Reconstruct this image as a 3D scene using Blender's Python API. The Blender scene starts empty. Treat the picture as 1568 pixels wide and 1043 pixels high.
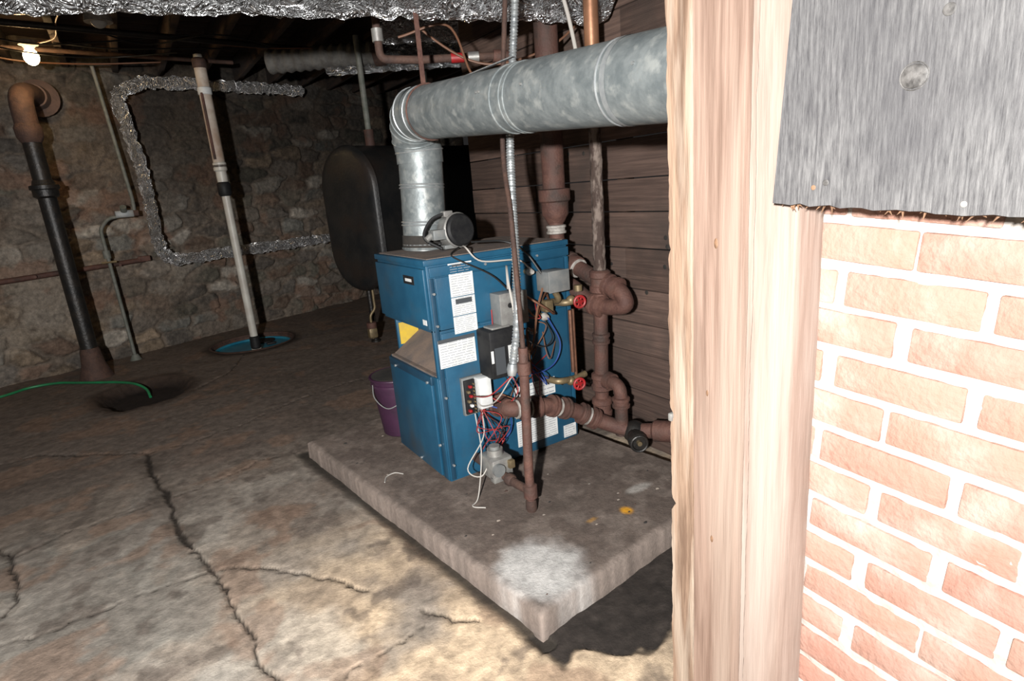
import bpy, bmesh, math, random
import numpy as np
from mathutils import Vector, Matrix
random.seed(7); rng=np.random.RandomState(5)

# ------------------------------------------------------------------ camera
CAM=Vector((-1.081,-2.404,1.5))
PITCH,ROLL,YAW=0.2602,-0.0841,1.0122
Fv=Vector((math.cos(YAW)*math.cos(PITCH),math.sin(YAW)*math.cos(PITCH),-math.sin(PITCH)))
R0=Vector((math.sin(YAW),-math.cos(YAW),0)); U0=R0.cross(Fv)
Rv=R0*math.cos(ROLL)+U0*math.sin(ROLL); Uv=Rv.cross(Fv)
cd=bpy.data.cameras.new('camera'); cam=bpy.data.objects.new('camera',cd)
bpy.context.collection.objects.link(cam)
m=Matrix((Rv,Uv,-Fv)).transposed().to_4x4(); m.translation=CAM
cam.matrix_world=m; cd.sensor_width=36; cd.lens=927.5235/1623*36; cd.clip_start=.02
bpy.context.scene.camera=cam

# ------------------------------------------------------------------ materials
def mat(name,c1,c2=None,scale=5,rough=.7,metal=0,bump=.1,bscale=40,stretch=(1,1,1),ramp=(.38,.62),c3=None,s3=1.5,r3=(.5,.6),spec=.5,vor=False,bdist=.01,m3=False):
    m=bpy.data.materials.new(name); m.use_nodes=True; nt=m.node_tree; N=nt.nodes; L=nt.links
    b=N['Principled BSDF']; b.inputs['Roughness'].default_value=rough; b.inputs['Metallic'].default_value=metal
    b.inputs['Specular IOR Level'].default_value=spec
    c1=(*c1,1); b.inputs['Base Color'].default_value=c1
    tc=N.new('ShaderNodeTexCoord'); mp=N.new('ShaderNodeMapping'); mp.inputs['Scale'].default_value=stretch
    L.new(tc.outputs['Object'],mp.inputs[0])
    if c2 is not None:
        n=N.new('ShaderNodeTexVoronoi' if vor else 'ShaderNodeTexNoise'); n.inputs['Scale'].default_value=scale
        if not vor: n.inputs['Detail'].default_value=7; n.inputs['Roughness'].default_value=.6
        L.new(mp.outputs[0],n.inputs['Vector'])
        r=N.new('ShaderNodeValToRGB'); r.color_ramp.elements[0].position=ramp[0]; r.color_ramp.elements[1].position=ramp[1]
        r.color_ramp.elements[0].color=c1; r.color_ramp.elements[1].color=(*c2,1)
        L.new(n.outputs['Color' if vor else 0],r.inputs[0]); out=r.outputs[0]
        if c3 is not None:
            n3=N.new('ShaderNodeTexNoise'); n3.inputs['Scale'].default_value=s3; n3.inputs['Detail'].default_value=6
            L.new(mp.outputs[0] if m3 else tc.outputs['Object'],n3.inputs['Vector'])
            r3_=N.new('ShaderNodeValToRGB'); r3_.color_ramp.elements[0].position=r3[0]; r3_.color_ramp.elements[1].position=r3[1]
            L.new(n3.outputs[0],r3_.inputs[0])
            mx=N.new('ShaderNodeMixRGB'); L.new(r3_.outputs[0],mx.inputs[0]); L.new(out,mx.inputs[1]); mx.inputs[2].default_value=(*c3,1); out=mx.outputs[0]
        L.new(out,b.inputs['Base Color'])
    if bump>0:
        n2=N.new('ShaderNodeTexNoise'); n2.inputs['Scale'].default_value=bscale; n2.inputs['Detail'].default_value=6
        L.new(mp.outputs[0],n2.inputs['Vector'])
        bp=N.new('ShaderNodeBump'); bp.inputs['Strength'].default_value=min(1,bump); bp.inputs['Distance'].default_value=bdist
        L.new(n2.outputs[0],bp.inputs['Height']); L.new(bp.outputs[0],b.inputs['Normal'])
    return m
def vcmat(name,rough=.9,bump=.5,bscale=60,mul=(.75,1.2),nscale=25,bdist=.01):
    m=bpy.data.materials.new(name); m.use_nodes=True; nt=m.node_tree; N=nt.nodes; L=nt.links
    b=N['Principled BSDF']; b.inputs['Roughness'].default_value=rough; b.inputs['Specular IOR Level'].default_value=.25
    a=N.new('ShaderNodeVertexColor'); a.layer_name='Col'
    tc=N.new('ShaderNodeTexCoord')
    n=N.new('ShaderNodeTexNoise'); n.inputs['Scale'].default_value=nscale; n.inputs['Detail'].default_value=8; n.inputs['Roughness'].default_value=.7
    L.new(tc.outputs['Object'],n.inputs['Vector'])
    mr=N.new('ShaderNodeMapRange'); mr.inputs[1].default_value=.3; mr.inputs[2].default_value=.7; mr.inputs[3].default_value=mul[0]; mr.inputs[4].default_value=mul[1]
    L.new(n.outputs[0],mr.inputs[0])
    mx=N.new('ShaderNodeVectorMath'); mx.operation='SCALE'; L.new(a.outputs[0],mx.inputs[0]); L.new(mr.outputs[0],mx.inputs['Scale'])
    L.new(mx.outputs[0],b.inputs['Base Color'])
    n2=N.new('ShaderNodeTexNoise'); n2.inputs['Scale'].default_value=bscale; n2.inputs['Detail'].default_value=8; n2.inputs['Roughness'].default_value=.7
    L.new(tc.outputs['Object'],n2.inputs['Vector'])
    bp=N.new('ShaderNodeBump'); bp.inputs['Strength'].default_value=bump; bp.inputs['Distance'].default_value=bdist
    L.new(n2.outputs[0],bp.inputs['Height']); L.new(bp.outputs[0],b.inputs['Normal'])
    return m
def emis(name,col,s):
    m=bpy.data.materials.new(name); m.use_nodes=True; b=m.node_tree.nodes['Principled BSDF']
    b.inputs['Emission Color'].default_value=(*col,1); b.inputs['Emission Strength'].default_value=s; b.inputs['Base Color'].default_value=(1,.9,.7,1)
    return m
BLUE=mat('blue_enamel',(.008,.055,.105),(.012,.072,.130),6,.42,0,.05,80,c3=(.030,.052,.070),s3=4,r3=(.54,.75))
BLUED=mat('blue_dark',(.006,.032,.062),(.010,.044,.078),6,.5)
DUST=mat('dusty_top',(.18,.13,.10),(.11,.09,.08),9,.95,0,.4,120)
DARK=mat('dark_matte',(.012,.011,.01),(.03,.025,.02),9,.9)
BLACK=mat('black_plastic',(.008,.008,.009),(.014,.014,.014),30,.6,0,0,spec=.25)
WHITE=mat('label_paper',(.56,.57,.56),(.47,.48,.47),20,.6,0,0)
INK=mat('label_ink',(.04,.045,.05),None,rough=.7,bump=0)
INKL=mat('label_small_print',(.24,.25,.27),None,rough=.7,bump=0)
YEL=mat('yellow_label',(.50,.34,.03),(.40,.28,.05),20,.6,0,0)
GALV=mat('galvanised_steel',(.120,.138,.142),(.205,.225,.225),16,.48,.35,.14,60,ramp=(.36,.66),c3=(.275,.29,.28),s3=22,r3=(.52,.70))
GALVB=mat('galvanised_bright',(.30,.32,.33),(.40,.42,.42),30,.4,.6,.08,60)
STEEL=mat('grey_metal_box',(.16,.17,.17),(.22,.22,.21),20,.5,.3,.05)
ALU=mat('cast_aluminium',(.30,.30,.28),(.23,.22,.21),30,.45,.5,.1)
RUST=mat('rust_iron',(.066,.029,.022),(.108,.050,.036),18,.75,.1,.35,90,c3=(.040,.024,.019),s3=9,r3=(.48,.66))
RUSTD=mat('rust_iron_dark',(.042,.023,.018),(.076,.040,.028),14,.8,.1,.4,80)
RSCALE=mat('scaly_rust',(.16,.125,.105),(.042,.026,.02),28,.85,.1,.7,60,ramp=(.42,.55),stretch=(1,1,.4))
COPPER=mat('copper_old',(.20,.095,.058),(.12,.06,.04),16,.45,.6,.1)
COPPERB=mat('copper_clean',(.40,.20,.115),(.30,.15,.085),10,.4,.6,.05)
BRASS=mat('brass',(.22,.165,.09),(.14,.105,.06),20,.5,.5,.1)
RED=mat('red_handle',(.30,.01,.013),(.20,.01,.01),20,.5,0,0)
SOLDER=mat('teflon_white',(.34,.32,.29),(.22,.20,.18),40,.7)
BLKIRON=mat('black_cast_iron',(.010,.010,.010),(.022,.018,.015),9,.45,.2,.3,50)
PVC=mat('white_pvc',(.48,.47,.42),(.38,.35,.31),6,.45,0,0)
PVCD=mat('aged_pvc',(.29,.21,.155),(.44,.38,.32),6,.6,0,.1)
GREEN=mat('green_hose',(.012,.17,.062),(.015,.125,.05),10,.45,0,0)
PURP=mat('purple_plastic',(.040,.012,.034),(.028,.010,.025),8,.5,0,.1)
PIPEG=mat('galvanised_dull',(.11,.12,.10),(.17,.17,.15),18,.7,.2,.2)
LAG=mat('grey_canvas_lagging',(.075,.07,.064),(.12,.115,.105),14,.9,0,.5,60)
TANK=mat('tank_black_paint',(.010,.011,.012),(.020,.019,.018),5,.45,.2,.2,40,c3=(.026,.018,.014),s3=3,r3=(.5,.75))
JOIST=mat('old_joist_wood',(.026,.015,.010),(.055,.030,.019),5,.9,0,.5,30,stretch=(1,1,6))
CEILW=mat('old_subfloor_boards',(.022,.013,.009),(.045,.025,.017),5,.9,0,.5,30)
PLANK=[mat('plank_wood_%d'%i,tuple(k*a for a in (.066,.040,.031)),tuple(k*a for a in(.118,.074,.057)),7,.85,0,.5,18,stretch=(1,.35,9),c3=(.044,.031,.025),s3=3,r3=(.48,.72)) for i,k in enumerate((.8,1.0,1.2))]
def foil(name,metal,rough,c,vs=16,bd=.06):
    m=mat(name,c,tuple(a*.85 for a in c),9,rough,metal,0)
    nt=m.node_tree;N=nt.nodes;L=nt.links;b=N['Principled BSDF']
    tc=N.new('ShaderNodeTexCoord'); v=N.new('ShaderNodeTexVoronoi'); v.distance='EUCLIDEAN'
    n=N.new('ShaderNodeTexNoise'); n.inputs['Scale'].default_value=9; n.inputs['Detail'].default_value=3; n.inputs['Distortion'].default_value=.6
    mxv=N.new('ShaderNodeVectorMath'); mxv.operation='ADD'
    L.new(tc.outputs['Object'],n.inputs['Vector']); L.new(n.outputs['Color'],mxv.inputs[0]); L.new(tc.outputs['Object'],mxv.inputs[1]); L.new(mxv.outputs[0],v.inputs['Vector'])
    v.inputs['Scale'].default_value=vs
    bp=N.new('ShaderNodeBump'); bp.inputs['Strength'].default_value=1; bp.inputs['Distance'].default_value=bd
    L.new(v.outputs['Distance'],bp.inputs['Height']); L.new(bp.outputs[0],b.inputs['Normal'])
    return m
FOIL=foil('foil_wrap',.9,.27,(.8,.81,.82))
FOILW=foil('foil_wrap_pipe',.70,.26,(.98,.98,.98),13,.10)
CONC=mat('slab_concrete',(.17,.14,.115),(.25,.21,.175),4,.92,0,.5,90,c3=(.12,.105,.09),s3=2.5,r3=(.5,.68))
WOODA=mat('rough_sawn_fir_edge',(.225,.150,.102),(.110,.066,.042),34,.8,0,.6,60,stretch=(1,1.0,.09),ramp=(.42,.60),c3=(.275,.215,.165),s3=20,r3=(.5,.62),m3=True)
WOODB=mat('rough_sawn_fir',(.215,.146,.112),(.142,.090,.066),46,.75,0,.4,70,stretch=(1,1.0,.05),ramp=(.42,.60),c3=(.255,.194,.155),s3=14,r3=(.45,.66),m3=True)
WOODD=mat('planed_pine',(.272,.204,.170),(.205,.146,.117),40,.7,0,.3,60,stretch=(1,1.0,.07),ramp=(.4,.62),c3=(.31,.255,.22),s3=14,r3=(.45,.68),m3=True)
KNOT=mat('knot_wood',(.10,.055,.03),(.2,.11,.06),60,.7,0,.3)
BRICK=[mat('whitewashed_brick_%d'%i,(.285,.148*k,.108*k),(.305,.185,.145),9,.85,0,.5,70,ramp=(.36,.66),c3=(.335,.262,.222),s3=8,r3=(.50,.72)) for i,k in enumerate((.92,1.0,1.1))]
MORTAR=mat('lime_mortar',(.385,.36,.335),(.33,.29,.255),16,.9,0,.5,50)
def boardmat():
    m=bpy.data.materials.new('grey_weathered_plywood'); m.use_nodes=True; nt=m.node_tree;N=nt.nodes;L=nt.links;b=N['Principled BSDF']
    b.inputs['Roughness'].default_value=.55; b.inputs['Specular IOR Level'].default_value=.35
    tc=N.new('ShaderNodeTexCoord'); mp=N.new('ShaderNodeMapping'); mp.inputs['Scale'].default_value=(1,7,.6); L.new(tc.outputs['Object'],mp.inputs[0])
    n=N.new('ShaderNodeTexNoise'); n.inputs['Scale'].default_value=30; n.inputs['Detail'].default_value=8; n.inputs['Roughness'].default_value=.75; L.new(mp.outputs[0],n.inputs['Vector'])
    r=N.new('ShaderNodeValToRGB'); e=r.color_ramp.elements; e[0].position=.34;e[0].color=(.032,.031,.033,1);e[1].position=.66;e[1].color=(.165,.162,.16,1)
    L.new(n.outputs[0],r.inputs[0])
    n3=N.new('ShaderNodeTexNoise'); n3.inputs['Scale'].default_value=5; n3.inputs['Detail'].default_value=5; L.new(tc.outputs['Object'],n3.inputs['Vector'])
    r3=N.new('ShaderNodeValToRGB'); r3.color_ramp.elements[0].position=.40; r3.color_ramp.elements[1].position=.68; L.new(n3.outputs[0],r3.inputs[0])
    mf=N.new('ShaderNodeMath'); mf.operation='MULTIPLY'; mf.inputs[1].default_value=.65; L.new(r3.outputs[0],mf.inputs[0])
    mx=N.new('ShaderNodeMixRGB'); L.new(mf.outputs[0],mx.inputs[0]); L.new(r.outputs[0],mx.inputs[1]); mx.inputs[2].default_value=(.045,.044,.047,1)
    L.new(mx.outputs[0],b.inputs['Base Color'])
    bp=N.new('ShaderNodeBump'); bp.inputs['Strength'].default_value=.3; bp.inputs['Distance'].default_value=.003; L.new(n.outputs[0],bp.inputs['Height']); L.new(bp.outputs[0],b.inputs['Normal'])
    return m
BOARD=boardmat()
def wire(name,c): return mat(name,c,None,rough=.5,bump=0)
WW=wire('wire_white',(.36,.34,.31)); WR=wire('wire_red',(.24,.02,.02)); WB=wire('wire_blue',(.02,.05,.20)); WO=wire('wire_brown',(.12,.055,.03)); WK=wire('wire_black',(.012,.012,.012)); WY=wire('wire_yellow',(.4,.3,.05))

# ------------------------------------------------------------------ mesh builder
def fillet(pts,R,n=6):
    pts=[Vector(p) for p in pts]
    if R<=0 or len(pts)<3: return pts
    out=[pts[0]]
    for a,b,c in zip(pts,pts[1:],pts[2:]):
        u=(a-b);v=(c-b); r=min(R,u.length*.49,v.length*.49)
        p=b+u.normalized()*r;q=b+v.normalized()*r
        for i in range(n+1):
            t=i/n; out.append(p*(1-t)**2+b*2*t*(1-t)+q*t*t)
    out.append(pts[-1]); return out
def spline(pts,n=8):
    P=[Vector(p) for p in pts]; P=[P[0]*2-P[1]]+P+[P[-1]*2-P[-2]]; out=[]
    for i in range(1,len(P)-2):
        a,b,c,d=P[i-1:i+3]
        for k in range(n):
            t=k/n; out.append(.5*((2*b)+(c-a)*t+(2*a-5*b+4*c-d)*t*t+(3*b-a-3*c+d)*t**3))
    out.append(P[-2]); return out
def resample(pts,step):
    out=[pts[0].copy()]
    for a,b in zip(pts,pts[1:]):
        n=max(1,int((b-a).length/step))
        for i in range(1,n+1): out.append(a.lerp(b,i/n))
    return out
class B:
    def __init__(s): s.v=[];s.f=[];s.m=[];s.ml=[]
    def mi(s,m):
        if m not in s.ml: s.ml.append(m)
        return s.ml.index(m)
    def add(s,v,f,m):
        o=len(s.v); s.v+= [tuple(x) for x in v]; i=s.mi(m)
        for q in f: s.f.append([a+o for a in q]); s.m.append(i)
    def box(s,c,size,m,bev=0,rot=None,seg=2):
        bm=bmesh.new(); bmesh.ops.create_cube(bm,size=1)
        for v in bm.verts: v.co=Vector((v.co.x*size[0],v.co.y*size[1],v.co.z*size[2]))
        if bev>0: bmesh.ops.bevel(bm,geom=bm.edges[:],offset=min(bev,min(size)*.45),segments=seg,affect='EDGES',profile=.5)
        M=(rot.to_4x4() if rot else Matrix.Identity(4)); c=Vector(c)
        bm.verts.ensure_lookup_table(); bm.verts.index_update()
        s.add([M@v.co+c for v in bm.verts],[[v.index for v in f.verts] for f in bm.faces],m); bm.free()
    def bb(s,lo,hi,m,bev=0):
        lo=Vector(lo);hi=Vector(hi); s.box((lo+hi)/2,[abs(a) for a in (hi-lo)],m,bev)
    def tube(s,pts,r,m,seg=16,fil=0,caps=True,noise=0,step=None,nz=None):
        P=fillet(pts,fil) 
        if step: P=resample(P,step)
        n=len(P); rr=r
        acc=0; vs=[]; prev=None; T0=None
        for i,p in enumerate(P):
            t=(P[min(i+1,n-1)]-P[max(i-1,0)])
            t=t.normalized() if t.length>1e-9 else T0
            if prev is None:
                a=Vector((0,0,1)) if abs(t.z)<.9 else Vector((1,0,0)); nrm=(a-t*a.dot(t)).normalized()
            else: nrm=(prev-t*prev.dot(t)).normalized()
            prev=nrm;T0=t; bn=t.cross(nrm)
            if i>0: acc+=(p-P[i-1]).length
            if callable(rr): ri=rr(acc)
            elif isinstance(rr,(list,tuple)): ri=rr[i]
            else: ri=rr
            for k in range(seg):
                an=2*math.pi*k/seg; q=ri+(random.uniform(-noise,noise) if noise else 0)
                vs.append(p+(nrm*math.cos(an)+bn*math.sin(an))*q)
        f=[]
        for i in range(n-1):
            for k in range(seg):
                a=i*seg+k;b=i*seg+(k+1)%seg; f.append([a,b,b+seg,a+seg])
        if caps: f.append(list(range(seg))[::-1]); f.append([(n-1)*seg+k for k in range(seg)])
        s.add(vs,f,m)
    def cyl(s,a,b,r,m,r2=None,seg=20): s.tube([a,b],[r,r if r2 is None else r2],m,seg)
    def prof(s,a,b,prof,m,seg=24):
        a=Vector(a);b=Vector(b); P=[a.lerp(b,t) for t,_ in prof]
        t=(b-a).normalized(); x=Vector((0,0,1)) if abs(t.z)<.9 else Vector((1,0,0)); n=(x-t*x.dot(t)).normalized(); bn=t.cross(n)
        vs=[];f=[]
        for p,(tt,r) in zip(P,prof):
            for k in range(seg):
                an=2*math.pi*k/seg; vs.append(p+(n*math.cos(an)+bn*math.sin(an))*r)
        for i in range(len(P)-1):
            for k in range(seg):
                A=i*seg+k;Bq=i*seg+(k+1)%seg; f.append([A,Bq,Bq+seg,A+seg])
        f.append(list(range(seg))[::-1]); f.append([(len(P)-1)*seg+k for k in range(seg)])
        s.add(vs,f,m)
    def ring(s,c,ax,R,r,m,seg=28,sc=None):
        c=Vector(c);t=Vector(ax).normalized(); x=Vector((0,0,1)) if abs(t.z)<.9 else Vector((1,0,0)); n=(x-t*x.dot(t)).normalized(); bn=t.cross(n)
        vs=[];f=[];k2=8
        for i in range(seg):
            a=2*math.pi*i/seg; d=n*math.cos(a)+bn*math.sin(a)
            for j in range(k2):
                b=2*math.pi*j/k2; vs.append(c+d*(R+r*math.cos(b))+t*(r*math.sin(b)))
        for i in range(seg):
            for j in range(k2):
                f.append([i*k2+j,((i+1)%seg)*k2+j,((i+1)%seg)*k2+(j+1)%k2,i*k2+(j+1)%k2])
        s.add(vs,f,m)
    def sphere(s,c,r,m,sz=(1,1,1),seg=16):
        bm=bmesh.new(); bmesh.ops.create_uvsphere(bm,u_segments=seg,v_segments=seg//2+2,radius=r); bm.verts.index_update()
        c=Vector(c); s.add([c+Vector((v.co.x*sz[0],v.co.y*sz[1],v.co.z*sz[2])) for v in bm.verts],[[v.index for v in f.verts] for f in bm.faces],m); bm.free()
    def done(s,name,parent=None,angle=38):
        me=bpy.data.meshes.new(name); me.from_pydata(s.v,[],s.f)
        for x in s.ml: me.materials.append(x)
        me.polygons.foreach_set('material_index',s.m); me.polygons.foreach_set('use_smooth',[True]*len(s.f))
        me.update()
        bm=bmesh.new(); bm.from_mesh(me); bmesh.ops.recalc_face_normals(bm,faces=bm.faces[:]); bm.to_mesh(me); bm.free()
        try: me.set_sharp_from_angle(angle=math.radians(angle))
        except Exception: pass
        ob=bpy.data.objects.new(name,me); bpy.context.collection.objects.link(ob)
        if parent: ob.parent=parent
        return ob
def empty(name):
    e=bpy.data.objects.new(name,None); bpy.context.collection.objects.link(e); return e

# ------------------------------------------------------------------ numpy noise
def vnoise(x,y,seed):
    r=np.random.RandomState(seed).rand(256,256)
    xi=np.floor(x).astype(int);yi=np.floor(y).astype(int);fx=x-xi;fy=y-yi
    fx=fx*fx*(3-2*fx);fy=fy*fy*(3-2*fy); g=lambda a,b:r[a%256,b%256]
    return (g(xi,yi)*(1-fx)+g(xi+1,yi)*fx)*(1-fy)+(g(xi,yi+1)*(1-fx)+g(xi+1,yi+1)*fx)*fy
def fbm(x,y,sc,seed,o=5):
    a=.5;s=0;t=0
    for i in range(o):
        s=s+a*vnoise(x*sc+i*17.3,y*sc+i*9.1,seed+i);t+=a;a*=.5;sc*=2.03
    return s/t
def sst(a,b,x):
    t=np.clip((x-a)/(b-a),0,1);return t*t*(3-2*t)
def lerp(a,b,t): return a*(1-t[...,None])+b*t[...,None]
def gridmesh(name,X,Y,Z,col,mat_,kill=None):
    ny,nx=X.shape; co=np.stack([X,Y,Z],-1).reshape(-1,3)
    idx=np.arange(nx*ny).reshape(ny,nx)
    q=np.stack([idx[:-1,:-1],idx[:-1,1:],idx[1:,1:],idx[1:,:-1]],-1).reshape(-1,4)
    if kill is not None:
        k=kill[:-1,:-1]&kill[1:,1:]; q=q[~k.reshape(-1)]
    me=bpy.data.meshes.new(name); me.vertices.add(len(co)); me.vertices.foreach_set('co',co.astype(np.float32).ravel())
    me.loops.add(q.size); me.loops.foreach_set('vertex_index',q.ravel().astype(np.int32))
    me.polygons.add(len(q)); me.polygons.foreach_set('loop_start',np.arange(0,q.size,4,dtype=np.int32)); me.polygons.foreach_set('loop_total',np.full(len(q),4,dtype=np.int32))
    me.update(calc_edges=True)
    me.polygons.foreach_set('use_smooth',[True]*len(q))
    ca=me.color_attributes.new('Col','FLOAT_COLOR','POINT')
    c4=np.concatenate([col.reshape(-1,3),np.ones((nx*ny,1))],1); ca.data.foreach_set('color',c4.astype(np.float32).ravel())
    me.materials.append(mat_); me.update()
    ob=bpy.data.objects.new(name,me); bpy.context.collection.objects.link(ob); return ob

# ------------------------------------------------------------------ floor
xs=np.concatenate([np.linspace(-5,-2.7,60,endpoint=False),np.arange(-2.7,1.1,.0085),np.linspace(1.1,4.4,60)])
ys=[-4.0]
while ys[-1]<7.6:
    y=ys[-1]; ys.append(y+(.05 if y<-1.6 else .007+.0032*max(0,y+1.2)))
ys=np.array(ys); X,Y=np.meshgrid(xs,ys)
Xw=X+.06*(fbm(X,Y,6,11)-.5)+.03*(fbm(X,Y,28,12,3)-.5); Yw=Y+.06*(fbm(X,Y,6,21)-.5)+.03*(fbm(X,Y,28,22,3)-.5)
def pdist(pts):
    d=np.full(X.shape,9.)
    for (ax,ay),(bx,by) in zip(pts,pts[1:]):
        vx,vy=bx-ax,by-ay; L=vx*vx+vy*vy
        t=np.clip(((Xw-ax)*vx+(Yw-ay)*vy)/L,0,1); d=np.minimum(d,np.hypot(Xw-ax-t*vx,Yw-ay-t*vy))
    return d
cracks=[([(-2.6,2.5),(-2.08,2.44),(-1.88,2.44),(-1.61,2.18),(-1.27,1.91)],.004),
 ([(-1.27,1.91),(-1.25,1.53),(-1.19,1.17),(-1.17,.81),(-1.13,.52)],.014),
 ([(-1.13,.52),(-1.07,.19),(-1.04,-.07),(-1.02,-.27),(-1.0,-.48),(-.96,-.62),(-.9,-1.0)],.006),
 ([(-1.07,.19),(-1.21,.20),(-1.35,.21),(-1.53,.21),(-1.67,.19),(-1.79,.22),(-2.3,.3)],.003),
 ([(-1.05,.18),(-.96,.13),(-.81,-.05),(-.69,-.20),(-.59,-.38)],.005),
 ([(-1.88,.92),(-1.79,.98),(-1.64,1.06),(-1.42,1.07),(-1.24,1.10)],.0025),
 ([(-1.27,1.91),(-1.02,1.87),(-.67,1.99),(-.26,2.20),(.15,2.33),(.49,2.33)],.003),
 ([(-.80,-.74),(-.68,-.71),(-.56,-.69),(-.47,-.66)],.002),
 ([(-1.15,1.09),(-.94,1.15),(-.68,1.24),(-.42,1.18)],.002),
 ([(-1.82,.44),(-1.78,.53),(-1.78,.70),(-1.91,1.11),(-2.3,1.5)],.009),
 ([(-.86,3.2),(-.5,3.6),(-.3,4.2)],.005),([(-.46,-.60),(-.33,-.80)],.005)]
crk=np.zeros_like(X); halo=np.zeros_like(X)
wv=.55+.9*fbm(X,Y,7,131)
for pts,w in cracks:
    d=pdist(pts)/wv; crk=np.maximum(crk,(1-sst(w*.35,w*1.2+.002,d))*min(1,.55+w/.012)); halo=np.maximum(halo,(1-sst(w,w*7,d))*min(1,w/.012))
n1=fbm(X,Y,1.1,31);n2=fbm(X,Y,3.2,41);n3=fbm(X,Y,9,51);n4=fbm(X,Y,30,61,3)
O=np.ones(X.shape+(3,))
near=1-sst(.2,1.6,Y)
col=O*np.array([.245,.208,.170])
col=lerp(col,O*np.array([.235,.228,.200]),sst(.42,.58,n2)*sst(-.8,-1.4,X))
col=lerp(col,O*np.array([.50,.385,.265]),sst(.32,.50,fbm(X,Y,2,71))*(1-sst(-.4,.4,Y))*sst(-1.2,-.6,X))  # flash hot spot painted into the near floor colour, fading to the left
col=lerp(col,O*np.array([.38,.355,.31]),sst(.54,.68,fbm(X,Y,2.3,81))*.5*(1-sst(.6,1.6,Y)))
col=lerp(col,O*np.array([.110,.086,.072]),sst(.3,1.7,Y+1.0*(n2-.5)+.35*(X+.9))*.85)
col=lerp(col,O*np.array([.14,.106,.085]),sst(.48,.62,n2)*(.65-.3*near))
col=lerp(col,O*np.array([.085,.066,.055]),sst(.60,.74,n3)*.6)
col=lerp(col,O*np.array([.10,.079,.065]),sst(.54,.64,n1)*(.6-.35*near))
col=lerp(col,O*np.array([.20,.125,.085]),sst(.6,.7,fbm(X,Y,4.1,141))*.5)
col*= (.7+.6*n4)[...,None]
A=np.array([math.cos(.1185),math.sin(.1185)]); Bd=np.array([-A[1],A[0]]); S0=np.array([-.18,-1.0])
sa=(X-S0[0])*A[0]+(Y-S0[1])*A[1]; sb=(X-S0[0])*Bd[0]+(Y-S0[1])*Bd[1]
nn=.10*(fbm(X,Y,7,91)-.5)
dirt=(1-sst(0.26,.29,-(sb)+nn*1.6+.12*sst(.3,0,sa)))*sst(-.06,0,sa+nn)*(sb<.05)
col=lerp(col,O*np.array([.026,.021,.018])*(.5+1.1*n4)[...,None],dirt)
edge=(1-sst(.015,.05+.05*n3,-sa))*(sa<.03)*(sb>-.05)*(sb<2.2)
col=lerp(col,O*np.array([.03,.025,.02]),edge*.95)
col=lerp(col,O*np.array([.07,.055,.043]),halo*.6*sst(.35,.6,n3))
col=lerp(col,O*np.array([.022,.017,.013]),crk*.95)
hd=np.hypot((X+1.22)/1.0,(Y-3.5)/1.35)+.16*(fbm(X,Y,4,101)-.5)
hole=1-sst(.26,.38,hd)
col=lerp(col,O*np.array([.045,.030,.022]),(1-sst(.34,.50,hd)))
col=lerp(col,O*np.array([.016,.011,.009])*(.6+.8*n4)[...,None],hole)
pd=np.hypot(X+.13,Y-4.65)
col=lerp(col,O*np.array([.04,.028,.02]),1-sst(.45,.58,pd+.08*(n3-.5)))
Z=.012*(n2-.5)+.004*(n4-.5)-.012*crk-.09*hole-.012*dirt-.01*edge-.006*halo
floor=gridmesh('floor',X,Y,Z,col,vcmat('floor_concrete',.9,.5,70,(.7,1.3),22),kill=(pd<.43))

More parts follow.
